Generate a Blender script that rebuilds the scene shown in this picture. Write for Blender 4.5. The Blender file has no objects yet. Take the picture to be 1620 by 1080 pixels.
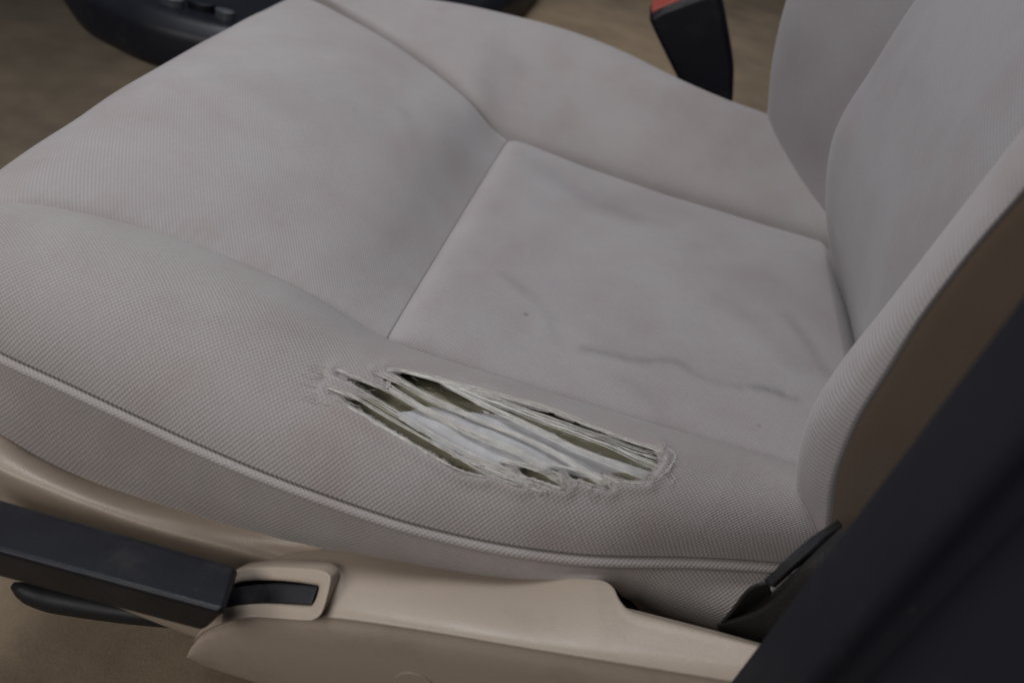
import bpy, bmesh, math, random
import numpy as np
from mathutils import Vector, Matrix
from mathutils.bvhtree import BVHTree

random.seed(7); rng = np.random.default_rng(7)
sc = bpy.context.scene
COL = sc.collection

# ------------------------------------------------------------------ camera
# Car frame: origin at the front corner of the seat insert, X rearward, Y across the car, Z up (metres).
RC = np.array([[0.9571053541192276, 0.22081032582234333, 0.18759568525565545],
               [0.28222435699886006, -0.5639740860474688, -0.7760687099629149],
               [-0.06556487956892987, 0.7957235891169454, -0.60210066956445]])
CW = np.array([0.09447932244958465, -0.33991745165013404, 0.2791742013960547])
FPX = 1300.0
cam_d = bpy.data.cameras.new('camera'); cam = bpy.data.objects.new('camera', cam_d); COL.objects.link(cam)
cam_d.sensor_width = 36.0; cam_d.lens = FPX / 1620 * 36.0
cam_d.clip_start = 0.01; cam_d.clip_end = 50
m3 = np.stack([RC[0], -RC[1], -RC[2]], 1)
M = Matrix([list(m3[i]) + [CW[i]] for i in range(3)] + [[0, 0, 0, 1]]); cam.matrix_world = M
cam_d.dof.use_dof = True; cam_d.dof.focus_distance = 0.425; cam_d.dof.aperture_fstop = 6.8
sc.camera = cam

# ------------------------------------------------------------------ light
w = bpy.data.worlds.new('World'); sc.world = w; w.use_nodes = True
bg = w.node_tree.nodes['Background']; bg.inputs[0].default_value = (0.86, 0.92, 1.0, 1); bg.inputs[1].default_value = 0.055

def area(name, loc, target, sx, sy, power, col):
    d = bpy.data.lights.new(name, 'AREA'); d.shape = 'RECTANGLE'; d.size = sx; d.size_y = sy; d.energy = power; d.color = col
    o = bpy.data.objects.new(name, d); COL.objects.link(o); o.location = loc
    o.rotation_euler = (Vector(target) - Vector(loc)).to_track_quat('-Z', 'Y').to_euler()
    return o
area('door_opening_light', (-0.66, -0.98, 0.82), (-0.10, -0.05, -0.02), 0.8, 0.5, 9.6, (1.0, 0.955, 0.91))
wl_ = area('windscreen_light', (-0.45, 0.38, 1.22), (-0.06, 0.12, 0.0), 0.7, 0.5, 4.4, (0.93, 0.965, 1.0)); wl_.data.spread = math.radians(105)
sc.view_settings.view_transform = 'Standard'; sc.view_settings.look = 'None'
sc.view_settings.exposure = -0.10; sc.view_settings.gamma = 1.0; sc.view_settings.use_curve_mapping = False

# ------------------------------------------------------------------ measuring helpers
def ray(px, py):
    return RC.T @ np.array([(px - 810) / FPX, (py - 540) / FPX, 1.0])
def Pz(px, py, z):
    d = ray(px, py); return CW + d * ((z - CW[2]) / d[2])
def Py(px, py, y):
    d = ray(px, py); return CW + d * ((y - CW[1]) / d[1])
def proj(p):
    q = (np.asarray(p) - CW) @ RC.T
    return np.stack([q[..., 0] / q[..., 2] * FPX + 810, q[..., 1] / q[..., 2] * FPX + 540], -1)

def cr(pts, t):
    """Catmull-Rom through pts (n,...) at parameters t in 0..1 (chord-length knots along axis 0)."""
    pts = np.asarray(pts, float); n = len(pts)
    if n == 2:
        tt = np.asarray(t).reshape((-1,) + (1,) * (pts.ndim - 1)); return pts[0] * (1 - tt) + pts[1] * tt
    flat = pts.reshape(n, -1)
    k = np.arange(n) / (n - 1.0)
    s = np.asarray(t) * (n - 1); i = np.clip(np.floor(s).astype(int), 0, n - 2); f = (s - i)[:, None]
    ext = np.vstack([2 * flat[0] - flat[1], flat, 2 * flat[-1] - flat[-2]])
    p0, p1, p2, p3 = ext[i], ext[i + 1], ext[i + 2], ext[i + 3]
    r = 0.5 * ((2 * p1) + (p2 - p0) * f + (2 * p0 - 5 * p1 + 4 * p2 - p3) * f ** 2 + (3 * p1 - p0 - 3 * p2 + p3) * f ** 3)
    return r.reshape((len(r),) + pts.shape[1:])

def curve(pts, n):
    """Smooth curve through pts resampled to n points of equal arc length."""
    d = cr(pts, np.linspace(0, 1, 600))
    L = np.r_[0, np.cumsum(np.linalg.norm(np.diff(d, axis=0), axis=1))]
    s = np.linspace(0, L[-1], n)
    return np.stack([np.interp(s, L, d[:, k]) for k in range(d.shape[1])], 1)

def curve_x(pts, xs, axis=0):
    """Smooth curve through pts sampled where its x equals xs."""
    d = cr(pts, np.linspace(0, 1, 800)); o = np.argsort(d[:, axis]); d = d[o]
    return np.stack([np.interp(xs, d[:, axis], d[:, k]) for k in range(3)], 1)

def smooth_noise(p, scale, seed=0):
    """cheap smooth 3-D noise from a few sines"""
    r = np.random.default_rng(seed); p = np.asarray(p) / scale; out = 0
    for k in range(7):
        a = r.normal(size=3); a /= np.linalg.norm(a); out = out + np.sin(p @ a * (1.0 + 0.6 * k) * 2.1 + r.uniform(0, 6.28)) / (1 + 0.5 * k)
    return out / 2.6

# ------------------------------------------------------------------ mesh helpers
def link(me, name, mat, parent=None, smooth=True):
    o = bpy.data.objects.new(name, me); COL.objects.link(o)
    if mat: me.materials.append(mat)
    if smooth: me.polygons.foreach_set('use_smooth', [True] * len(me.polygons))
    if parent: o.parent = parent
    return o

def grid_mesh(G, name, mat, parent=None, uv=None, keep=None, attrs=None, flip=False):
    """G (R,C,3) -> mesh object with UVs in metres"""
    R_, C_ = G.shape[:2]
    idx = np.arange(R_ * C_).reshape(R_, C_)
    f = np.stack([idx[:-1, :-1], idx[:-1, 1:], idx[1:, 1:], idx[1:, :-1]], -1).reshape(-1, 4)
    if flip: f = f[:, ::-1]
    if keep is not None: f = f[keep.reshape(-1)]
    if uv is None:
        du = np.linalg.norm(np.diff(G, axis=1), axis=2).mean(0); dv = np.linalg.norm(np.diff(G, axis=0), axis=2).mean(1)
        U, V = np.meshgrid(np.r_[0, np.cumsum(du)], np.r_[0, np.cumsum(dv)]); uv = np.stack([U, V], -1)
    me = bpy.data.meshes.new(name)
    me.from_pydata(G.reshape(-1, 3).tolist(), [], f.tolist())
    l = me.uv_layers.new(name='UVMap'); li = np.empty(len(me.loops), int); me.loops.foreach_get('vertex_index', li)
    l.data.foreach_set('uv', uv.reshape(-1, 2)[li].ravel())
    for k, v in (attrs or {}).items():
        a = me.attributes.new(k, 'FLOAT', 'POINT'); a.data.foreach_set('value', v.reshape(-1).astype(np.float32))
    me.update()
    return link(me, name, mat, parent)

def tube_data(path, rad, sides=6, flat=None, cap=True):
    """verts, faces of a tube along path (n,3); rad scalar or (n,)"""
    path = np.asarray(path, float); n = len(path); rad = np.broadcast_to(rad, (n,))
    T = np.gradient(path, axis=0); T /= np.linalg.norm(T, axis=1)[:, None] + 1e-12
    up = np.array([0.05, 0.1, 1.0]); A = np.cross(T, up); A /= np.linalg.norm(A, axis=1)[:, None] + 1e-12; B = np.cross(A, T)
    an = np.linspace(0, 2 * np.pi, sides, endpoint=False)
    fl = 1.0 if flat is None else flat
    V = (path[:, None] + rad[:, None, None] * (np.cos(an)[None, :, None] * A[:, None] + fl * np.sin(an)[None, :, None] * B[:, None])).reshape(-1, 3)
    F = []
    for i in range(n - 1):
        for j in range(sides):
            k = (j + 1) % sides; F.append((i * sides + j, i * sides + k, (i + 1) * sides + k, (i + 1) * sides + j))
    if cap: F.append(tuple(range(sides - 1, -1, -1))); F.append(tuple((n - 1) * sides + j for j in range(sides)))
    return V, F

def join_data(parts):
    V = []; F = []; o = 0
    for v, f in parts:
        V.append(np.asarray(v)); F += [tuple(i + o for i in q) for q in f]; o += len(v)
    return np.vstack(V), F

def mesh_obj(name, V, F, mat, parent=None, smooth=True):
    me = bpy.data.meshes.new(name); me.from_pydata(np.asarray(V).tolist(), [], F); me.update()
    return link(me, name, mat, parent, smooth)

def prism(name, front, back, mat, parent=None, bevel=0.002, seg=3, smooth=True):
    """closed solid between two matching polygons"""
    n = len(front); V = np.vstack([front, back])
    F = [tuple(range(n)), tuple(range(2 * n - 1, n - 1, -1))] + [(i, n + i, n + (i + 1) % n, (i + 1) % n) for i in range(n)]
    bm = bmesh.new(); vs = [bm.verts.new(v) for v in V]
    for f in F: bm.faces.new([vs[i] for i in f])
    bmesh.ops.recalc_face_normals(bm, faces=bm.faces)
    if bevel: bmesh.ops.bevel(bm, geom=list(bm.edges), offset=bevel, segments=seg, profile=0.5, affect='EDGES', clamp_overlap=True)
    me = bpy.data.meshes.new(name); bm.to_mesh(me); bm.free()
    o = link(me, name, mat, parent, smooth)
    if smooth:
        md = o.modifiers.new('wn', 'WEIGHTED_NORMAL'); md.keep_sharp = False
    return o

def empty(name, label, cat, loc=(0, 0, 0)):
    o = bpy.data.objects.new(name, None); COL.objects.link(o); o.location = loc; o.empty_display_size = 0.05
    o['label'] = label; o['category'] = cat
    return o

# ------------------------------------------------------------------ materials
def new_mat(name):
    m = bpy.data.materials.new(name); m.use_nodes = True; nt = m.node_tree
    return m, nt, nt.nodes['Principled BSDF']

class NB:
    def __init__(s, nt): s.nt = nt
    def n(s, t, **k):
        o = s.nt.nodes.new(t)
        for a, b in k.items(): setattr(o, a, b)
        return o
    def l(s, a, b): s.nt.links.new(a, b)
    def math(s, op, a, b=None, c=None):
        o = s.n('ShaderNodeMath', operation=op)
        for i, v in enumerate((a, b, c)):
            if v is None: continue
            if isinstance(v, (int, float)): o.inputs[i].default_value = v
            else: s.l(v, o.inputs[i])
        return o.outputs[0]
    def noise(s, vec, scale, detail=3, rough=0.55):
        o = s.n('ShaderNodeTexNoise'); o.inputs['Scale'].default_value = scale; o.inputs['Detail'].default_value = detail
        o.inputs['Roughness'].default_value = rough
        if vec is not None: s.l(vec, o.inputs['Vector'])
        return o
    def mix(s, f, a, b, mode='MIX'):
        o = s.n('ShaderNodeMix', data_type='RGBA', blend_type=mode)
        for sock, v in ((o.inputs[0], f), (o.inputs[6], a), (o.inputs[7], b)):
            if isinstance(v, (int, float)): sock.default_value = v
            elif isinstance(v, tuple): sock.default_value = v if len(v) == 4 else v + (1,)
            else: s.l(v, sock)
        return o.outputs[2]
    def ramp(s, f, a, b, ca=(0, 0, 0), cb=(1, 1, 1)):
        o = s.n('ShaderNodeValToRGB'); e = o.color_ramp.elements
        e[0].position = a; e[1].position = b; e[0].color = ca + (1,); e[1].color = cb + (1,)
        s.l(f, o.inputs[0]); return o.outputs[0]

def fabric(name, base, pitch=0.0029, contrast=0.30, bump=0.6, rib=0.0, tint=(0.98, 0.945, 0.945), stain=False, twill=0.0, worn=False):
    m, nt, b = new_mat(name); N = NB(nt)
    uv = N.n('ShaderNodeUVMap'); tc = N.n('ShaderNodeTexCoord')
    wob = N.noise(tc.outputs['Object'], 55, 2)
    wv = N.n('ShaderNodeVectorMath', operation='SCALE'); N.l(wob.outputs['Color'], wv.inputs[0]); wv.inputs['Scale'].default_value = pitch * 0.55
    ad = N.n('ShaderNodeVectorMath', operation='ADD'); N.l(uv.outputs[0], ad.inputs[0]); N.l(wv.outputs[0], ad.inputs[1])
    sp = N.n('ShaderNodeSeparateXYZ'); N.l(ad.outputs[0], sp.inputs[0])
    k = 2 * math.pi / pitch
    cu = N.math('COSINE', N.math('MULTIPLY', sp.outputs[0], k)); cv = N.math('COSINE', N.math('MULTIPLY', sp.outputs[1], k))
    h = N.math('MULTIPLY_ADD', N.math('MULTIPLY', cu, cv), 0.5, 0.5)
    if twill:
        dg = N.math('COSINE', N.math('MULTIPLY', N.math('ADD', sp.outputs[0], N.math('MULTIPLY', sp.outputs[1], 0.55)), k * 0.8))
        h = N.math('ADD', N.math('MULTIPLY', h, 1 - twill), N.math('MULTIPLY', N.math('MULTIPLY_ADD', dg, 0.5, 0.5), twill))
    if worn:
        wa = N.n('ShaderNodeAttribute', attribute_name='worn')
        h = N.math('ADD', N.math('MULTIPLY', h, N.math('SUBTRACT', 1.0, wa.outputs['Fac'])), N.math('MULTIPLY', wa.outputs['Fac'], 0.42))
    fine = N.noise(tc.outputs['Object'], 900, 2, 0.7)
    h2 = N.math('ADD', h, N.math('MULTIPLY', fine.outputs['Fac'], 0.55))
    # yarn to yarn variation in sheen and colour, broad dirt mottling
    var = N.noise(tc.outputs['Object'], 420, 2, 0.7)
    mott = N.noise(tc.outputs['Object'], 9, 4, 0.6); mott2 = N.noise(tc.outputs['Object'], 34, 3, 0.6)
    dark = tuple(c * (1 - contrast) for c in base); light = tuple(min(1, c * (1 + contrast * 0.55)) for c in base)
    wearn = N.noise(tc.outputs['Object'], 42, 4, 0.65)
    wf = N.ramp(wearn.outputs['Fac'], 0.34, 0.66, (0.45,) * 3, (1.0,) * 3)
    h = N.math('ADD', N.math('MULTIPLY', N.math('SUBTRACT', h, 0.45), wf), 0.45)
    hv = N.math('MULTIPLY', N.math('POWER', h, 1.5), N.math('MULTIPLY_ADD', var.outputs['Fac'], 1.6, 0.35))
    c = N.mix(hv, dark, light)
    c = N.mix(N.ramp(mott.outputs['Fac'], 0.40, 0.68), c, tuple(q * t for q, t in zip((0.91,) * 3, tint)), 'MULTIPLY')
    c2 = N.mix(N.ramp(mott2.outputs['Fac'], 0.45, 0.70), (1.0, 1.0, 1.0), (0.975, 0.942, 0.940)); c = N.mix(1.0, c, c2, 'MULTIPLY')
    if stain:
        at = N.n('ShaderNodeAttribute', attribute_name='stain')
        c = N.mix(at.outputs['Fac'], c, (0.035, 0.030, 0.034))
    N.l(c, b.inputs['Base Color'])
    b.inputs['Roughness'].default_value = 0.88; b.inputs['Specular IOR Level'].default_value = 0.25
    b.inputs['Sheen Weight'].default_value = 0.18; b.inputs['Sheen Roughness'].default_value = 0.5
    bp = N.n('ShaderNodeBump'); bp.inputs['Strength'].default_value = bump; bp.inputs['Distance'].default_value = pitch * 0.28
    N.l(h2, bp.inputs['Height']); N.l(bp.outputs[0], b.inputs['Normal'])
    return m

def plastic(name, col, rough=0.45, grain=900, bump=0.12, mottle=0.12, spec=0.5, dirt=None):
    m, nt, b = new_mat(name); N = NB(nt); tc = N.n('ShaderNodeTexCoord')
    n1 = N.noise(tc.outputs['Object'], 14, 5, 0.6)
    c = N.mix(n1.outputs['Fac'], tuple(q * (1 - mottle) for q in col), tuple(min(1, q * (1 + mottle)) for q in col))
    if dirt:
        n3 = N.noise(tc.outputs['Object'], 38, 6, 0.7); c = N.mix(N.ramp(n3.outputs['Fac'], 0.52, 0.80), c, dirt)
    if max(col) < 0.05:
        n4 = N.noise(tc.outputs['Object'], 520, 2, 0.6); n5 = N.noise(tc.outputs['Object'], 22, 5, 0.75)
        c = N.mix(N.ramp(n4.outputs['Fac'], 0.76, 0.79), c, (0.16, 0.15, 0.14)); c = N.mix(N.ramp(n5.outputs['Fac'], 0.55, 0.85), c, (0.028, 0.027, 0.028))
    N.l(c, b.inputs['Base Color'])
    n2 = N.noise(tc.outputs['Object'], 60, 4, 0.6)
    N.l(N.math('MULTIPLY_ADD', n2.outputs['Fac'], 0.22, rough - 0.11), b.inputs['Roughness'])
    vo = N.n('ShaderNodeTexVoronoi'); vo.inputs['Scale'].default_value = grain; N.l(tc.outputs['Object'], vo.inputs['Vector'])
    bp = N.n('ShaderNodeBump'); bp.inputs['Strength'].default_value = bump; bp.inputs['Distance'].default_value = 0.0005
    N.l(vo.outputs['Distance'], bp.inputs['Height']); N.l(bp.outputs[0], b.inputs['Normal'])
    b.inputs['Specular IOR Level'].default_value = spec
    return m

def carpet(name, col):
    m, nt, b = new_mat(name); N = NB(nt); tc = N.n('ShaderNodeTexCoord')
    a = N.noise(tc.outputs['Object'], 11, 5, 0.65); f = N.noise(tc.outputs['Object'], 850, 3, 0.8)
    c = N.mix(N.ramp(a.outputs['Fac'], 0.30, 0.72), tuple(q * 0.62 for q in col), tuple(q * 1.15 for q in col))
    c = N.mix(N.ramp(f.outputs['Fac'], 0.25, 0.75), c, tuple(q * 0.35 for q in col), 'MIX') if False else N.mix(0.55, c, N.ramp(f.outputs['Fac'], 0.3, 0.7, (0.45,) * 3, (1.4,) * 3), 'MULTIPLY')
    N.l(c, b.inputs['Base Color']); b.inputs['Roughness'].default_value = 1.0; b.inputs['Specular IOR Level'].default_value = 0.05
    b.inputs['Sheen Weight'].default_value = 0.2
    bp = N.n('ShaderNodeBump'); bp.inputs['Strength'].default_value = 1.0; bp.inputs['Distance'].default_value = 0.0015
    N.l(f.outputs['Fac'], bp.inputs['Height']); N.l(bp.outputs[0], b.inputs['Normal'])
    return m

GREY = (0.360, 0.333, 0.330)
M_bol = fabric('bolster_weave', GREY, 0.00235, 0.20, 0.45, stain=True, worn=True)
M_side = fabric('side_weave', (0.362, 0.334, 0.323), 0.00235, 0.20, 0.45)
M_thigh = fabric('thigh_twill', (0.360, 0.336, 0.340), 0.0016, 0.14, 0.22, stain=True, twill=0.6)
M_ins = fabric('insert_weave', (0.345, 0.321, 0.328), 0.0020, 0.16, 0.28, stain=True)
M_back = fabric('backrest_weave', (0.316, 0.301, 0.314), 0.0018, 0.14, 0.22, stain=True, twill=0.4)
M_roll = fabric('roll_rib', (0.392, 0.370, 0.382), 0.0019, 0.12, 0.24, twill=0.8)
M_tan = plastic('tan_plastic', (0.345, 0.280, 0.225), 0.44, 1300, 0.15, 0.06, 0.5, dirt=(0.29, 0.233, 0.188))
M_black = plastic('black_plastic', (0.007, 0.0075, 0.012), 0.42, 1500, 0.10, 0.15, 0.28)
M_black2 = plastic('satin_black', (0.010, 0.010, 0.012), 0.5, 900, 0.10, 0.2, 0.4)
M_blade = plastic('lever_blade_black', (0.012, 0.012, 0.016), 0.38, 700, 0.06, 0.3, 0.5, dirt=(0.05, 0.045, 0.045))
M_pillar = plastic('pillar_charcoal', (0.010, 0.0105, 0.0165), 0.7, 900, 0.05, 0.2, 0.2)
M_brown = fabric('brown_side_cloth', (0.125, 0.095, 0.072), 0.0018, 0.12, 0.2)
M_carp = carpet('tan_carpet', (0.32, 0.24, 0.16))
M_red = plastic('red_button', (0.30, 0.055, 0.042), 0.4, 900, 0.03, 0.05)
M_chrome = plastic('grey_knob', (0.06, 0.065, 0.075), 0.3, 900, 0.02, 0.05, 0.6)
M_strap = plastic('belt_web', (0.016, 0.015, 0.015), 0.6, 800, 0.4, 0.3, 0.3)

def thread_mat(name, col):
    m, nt, b = new_mat(name); N = NB(nt); tc = N.n('ShaderNodeTexCoord')
    n = N.noise(tc.outputs['Object'], 260, 3, 0.6); c = N.mix(n.outputs['Fac'], tuple(q * 0.72 for q in col), tuple(q * 1.22 for q in col))
    N.l(c, b.inputs['Base Color']); b.inputs['Roughness'].default_value = 0.8; b.inputs['Specular IOR Level'].default_value = 0.3
    b.inputs['Sheen Weight'].default_value = 0.15
    return m
M_thread = thread_mat('yarn', (0.66, 0.64, 0.61))
M_fray = thread_mat('rim_yarn', (0.46, 0.44, 0.42))
M_stitch = thread_mat('stitch_yarn', (0.46, 0.42, 0.43))
def foam_mat():
    m, nt, b = new_mat('foam'); N = NB(nt); tc = N.n('ShaderNodeTexCoord')
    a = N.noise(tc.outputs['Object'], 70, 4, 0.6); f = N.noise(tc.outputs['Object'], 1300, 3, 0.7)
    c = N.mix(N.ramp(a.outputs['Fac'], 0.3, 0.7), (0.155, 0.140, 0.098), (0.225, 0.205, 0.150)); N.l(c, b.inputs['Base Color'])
    b.inputs['Roughness'].default_value = 1.0; b.inputs['Specular IOR Level'].default_value = 0.05
    bp = N.n('ShaderNodeBump'); bp.inputs['Strength'].default_value = 0.8; bp.inputs['Distance'].default_value = 0.0008
    N.l(f.outputs['Fac'], bp.inputs['Height']); N.l(bp.outputs[0], b.inputs['Normal'])
    return m
M_foam = foam_mat()
def lining_mat():
    m, nt, b = new_mat('white_lining'); N = NB(nt); uv = N.n('ShaderNodeUVMap'); tc = N.n('ShaderNodeTexCoord')
    sp = N.n('ShaderNodeSeparateXYZ'); N.l(uv.outputs[0], sp.inputs[0])
    s = N.math('SINE', N.math('MULTIPLY', N.math('ADD', sp.outputs[0], N.math('MULTIPLY', sp.outputs[1], 0.3)), 2 * math.pi / 0.0009))
    a = N.noise(tc.outputs['Object'], 60, 4, 0.65)
    c = N.mix(N.ramp(a.outputs['Fac'], 0.32, 0.70), (0.42, 0.415, 0.425), (0.57, 0.565, 0.58))
    sp2 = N.noise(tc.outputs['Object'], 310, 3, 0.6); c = N.mix(N.ramp(sp2.outputs['Fac'], 0.66, 0.74), c, (0.17, 0.16, 0.16))
    c = N.mix(N.math('MULTIPLY_ADD', s, 0.07, 0.07), c, (0.36, 0.36, 0.42)); N.l(c, b.inputs['Base Color'])
    b.inputs['Roughness'].default_value = 0.85; b.inputs['Specular IOR Level'].default_value = 0.2
    bp = N.n('ShaderNodeBump'); bp.inputs['Strength'].default_value = 0.5; bp.inputs['Distance'].default_value = 0.0003
    N.l(s, bp.inputs['Height']); N.l(bp.outputs[0], b.inputs['Normal'])
    return m
M_lining = lining_mat()

# ------------------------------------------------------------------ the setting: carpeted floor and tunnel
def plane_grid(x0, x1, y0, y1, nx, ny, zf):
    X, Y = np.meshgrid(np.linspace(x0, x1, nx), np.linspace(y0, y1, ny)); return np.stack([X, Y, zf(X, Y)], -1)
G = plane_grid(-2.2, 1.2, -0.6, 2.6, 180, 180, lambda X, Y: -0.33 + 0.006 * smooth_noise(np.stack([X, Y, X * 0], -1), 0.18, 3))
fl = grid_mesh(G, 'floor', M_carp); fl['kind'] = 'structure'
def hump(X, Y):
    t = np.clip((Y - 0.53) / 0.10, 0, 1); t = t * t * (3 - 2 * t)
    return -0.345 + 0.30 * t + 0.004 * smooth_noise(np.stack([X, Y, X * 0], -1), 0.12, 5)
G = plane_grid(-0.42, 0.9, 0.50, 1.9, 130, 150, hump)
tun = grid_mesh(G, 'tunnel', carpet('tunnel_carpet', (0.43, 0.305, 0.190))); tun['kind'] = 'structure'

# ------------------------------------------------------------------ the seat
seat = empty('car_seat', 'worn grey fabric car seat with a torn side bolster', 'car seat', (0.05, 0.15, -0.33))
SEAT_OFF = Vector(seat.location)
def on_seat(o):
    o.parent = seat; o.matrix_parent_inverse = Matrix.Translation(-SEAT_OFF); return o

# seam curves, front (left) to rear (right)
NEAR = np.array([(-0.268, -0.035, -0.14), (-0.262, -0.035, -0.06), (-0.243, -0.032, 0.003)] +
                [Pz(*p) for p in [(0, 325, .028), (130, 337, .030), (300, 385, .025), (460, 450, .015), (612, 535, 0.0)]] +
                [(0.07, 0.0, -0.003), (0.14, 0.0, -0.004), (0.21, 0.0, -0.004), (0.30, 0.0, -0.006)])
FAR = np.array([(-0.272, 0.425, -0.14), (-0.270, 0.425, -0.06), (-0.255, 0.415, 0.000)] +
               [Pz(*p) for p in [(478, 0, .028), (560, 38, .032), (640, 85, .030), (735, 155, .021), (803, 222, 0.0)]] +
               [(0.07, 0.29, -0.006), (0.14, 0.29, -0.010), (0.21, 0.29, -0.012), (0.30, 0.29, -0.014)])
def ease_edge(s, d, r): return d * (1 - np.exp(-(s / r)))

# --- insert
def stain_line(G, pts, width, strength, z=None, seed=1, seg=80):
    c = curve([Pz(*p, 0.004) if z is None else Pz(*p, z) for p in pts], seg)
    P = G.reshape(-1, 3); d = np.full(len(P), 9.0)
    for q in c: d = np.minimum(d, np.linalg.norm((P - q) * [1, 1, 0.4], axis=1))
    d = d + 0.0012 * smooth_noise(P, 0.006, seed)
    return (strength * np.exp(-(np.clip(d, 0, None) / width) ** 2) * (0.6 + 0.5 * smooth_noise(P, 0.02, seed + 9))).clip(0, 1).reshape(G.shape[:2])
def one_sided(G, pts, fall, strength, z, seed=1):
    """tide mark: sharp on one side, fading on the other"""
    c = curve([Pz(*p, z) for p in pts], 120); P = G.reshape(-1, 3)
    D = P[:, None, :2] - c[None, ::4, :2]; dd = np.linalg.norm(D, axis=2); i = dd.argmin(1); d = dd.min(1)
    T = np.gradient(c[::4, :2], axis=0)[i]; side = T[:, 0] * (P[:, 1] - c[::4][i, 1]) - T[:, 1] * (P[:, 0] - c[::4][i, 0])
    s = np.where(side > 0, np.exp(-d / fall), np.exp(-(d / 0.0015) ** 2))
    ends = np.minimum(i, len(c[::4]) - 1 - i) > 0
    return (strength * s * ends).reshape(G.shape[:2])
def speck(G, px, py, r, z, strength=0.9):
    q = Pz(px, py, z); return (strength * np.exp(-(np.linalg.norm((G - q) * [1, 1, 0.3], axis=2) / r) ** 2))
def blob(G, px, py, r, strength, z, seed=2, sx=1.0):
    q = Pz(px, py, z); d = np.linalg.norm((G - q) * [1 / sx, 1, 0.3], axis=2) * (1 + 0.35 * smooth_noise(G.reshape(-1, 3), r * 0.7, seed).reshape(G.shape[:2]))
    return strength * np.exp(-(d / r) ** 2)

nu, nv = 270, 270
u = np.linspace(0, 1, nu); v = np.linspace(0, 1, nv); U, V = np.meshgrid(u, v)
xs = 0.31 * U; ysn = np.zeros_like(U); ysf = np.full_like(U, 0.29)
X = -0.007 + xs * (0.317 / 0.31); Y = -0.004 + 0.298 * V
s_edge = np.minimum(np.minimum(Y + 0.0, 0.29 - Y), X)
e1_ = (1 - np.exp(-(Y + 0.004) / 0.006)) * (1 - np.exp(-(0.294 - Y) / 0.006)) * (1 - np.exp(-np.clip(X + 0.001, 0, 1) / 0.006))
Z = np.interp(X[0], [0, 0.07, 0.14, 0.21, 0.31], [0, -0.003, -0.004, -0.004, -0.006])[None, :] + e1_ * (0.004 + 0.006 * np.exp(-np.clip(X, 0, 1) / 0.10) + 0.004 * np.sin(np.pi * V) ** 0.6 + 0.0012 * smooth_noise(np.stack([X, Y, X * 0], -1), 0.07, 4)) - 0.0022
Z = Z - V ** 2 * np.interp(X[0], [0, 0.07, 0.14, 0.31], [0, 0.003, 0.006, 0.008])[None, :] - 0.006 * np.clip((X - 0.19) / 0.08, 0, 1) ** 2 * np.sin(np.pi * V)
Z = Z - 0.014 * np.clip((X - 0.266) / 0.02, 0, 1) ** 1.5
Gi = np.stack([X, Y, Z], -1)
st = stain_line(Gi, [(925, 548), (960, 556), (1005, 565), (1060, 566), (1085, 572), (1120, 592), (1165, 603), (1215, 608), (1262, 622)], 0.0034, 0.36, seed=1)
st += one_sided(Gi, [(925, 548), (1005, 565), (1060, 566), (1120, 592), (1215, 608), (1262, 622)], 0.02, 0.08, 0.004)
st += stain_line(Gi, [(795, 440), (840, 470), (868, 500), (880, 535)], 0.004, 0.16, seed=3)
st += stain_line(Gi, [(1250, 490), (1290, 540), (1320, 580)], 0.006, 0.26, seed=5) + stain_line(Gi, [(1140, 470), (1200, 500), (1260, 560)], 0.010, 0.10, seed=15) + stain_line(Gi, [(830, 250), (900, 300), (980, 330), (1060, 345)], 0.010, 0.14, seed=16) + stain_line(Gi, [(985, 590), (1030, 620), (1060, 660)], 0.006, 0.10, seed=6)
st += speck(Gi, 832, 497, 0.0012, 0.004, 0.7) + speck(Gi, 1203, 668, 0.0011, 0.002, 0.6) + blob(Gi, 960, 310, 0.03, 0.12, 0.004, 3, 1.8) + blob(Gi, 1180, 440, 0.035, 0.08, 0.004, 4)
on_seat(grid_mesh(Gi, 'insert_panel', M_ins, attrs={'stain': st.clip(0, 0.95)}))

# --- thigh panel
nr, nc = 300, 330
tn = cr(NEAR, np.linspace(0, 7 / 11, 800)); tf = cr(FAR, np.linspace(0, 7 / 11, 800))
def arcl(d, n):
    L = np.r_[0, np.cumsum(np.linalg.norm(np.diff(d, axis=0), axis=1))]; s = np.linspace(0, L[-1], n)
    return np.stack([np.interp(s, L, d[:, k]) for k in range(3)], 1), s
An, sA = arcl(tn, nc); Af, sF = arcl(tf, nc)
v = np.linspace(0, 1, nr)[:, None, None]
Gt = An[None] * (1 - v) + Af[None] * v
W_ = np.linalg.norm(Af - An, axis=1)[None, :, None]
# seam end: straight across from A to B
sn = v * W_; sf = (1 - v) * W_; se = (sA[-1] - sA)[None, :, None]
up = np.array([0, 0, 1.0]); front = np.clip((0.03 - Gt[..., 2:3]) / 0.10, 0, 1) * (Gt[..., 0:1] < -0.2)
nrm = np.concatenate([-front, 0 * front, 1 - 0.6 * front], -1); nrm /= np.linalg.norm(nrm, axis=2, keepdims=True)
ph = sA[None, :, None]
e_n = 1 - np.exp(-sn / 0.004); e_f = 1 - np.exp(-sf / 0.007); e_e = 1 - np.exp(-se / 0.020)
bul = e_n * e_f * e_e * (0.0017 + 0.0035 * np.clip(sn / 0.05, 0, 1) + 0.0012 * smooth_noise(Gt.reshape(-1, 3), 0.08, 8).reshape(nr, nc, 1) + 0.00022 * np.sin(ph * 2 * np.pi / 0.009 + 2 * np.sin(ph * 90)) * np.exp(-sn / 0.005))
bul = bul + 0.016 * np.sin(np.pi * v) ** 0.8 * np.sin(np.pi * np.clip(se / 0.30, 0, 1)) ** 0.9
Gt = Gt + nrm * bul
Gt = np.concatenate([Gt, Gt[:, -1:] + [0.0025, 0, -0.009]], 1)
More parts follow.
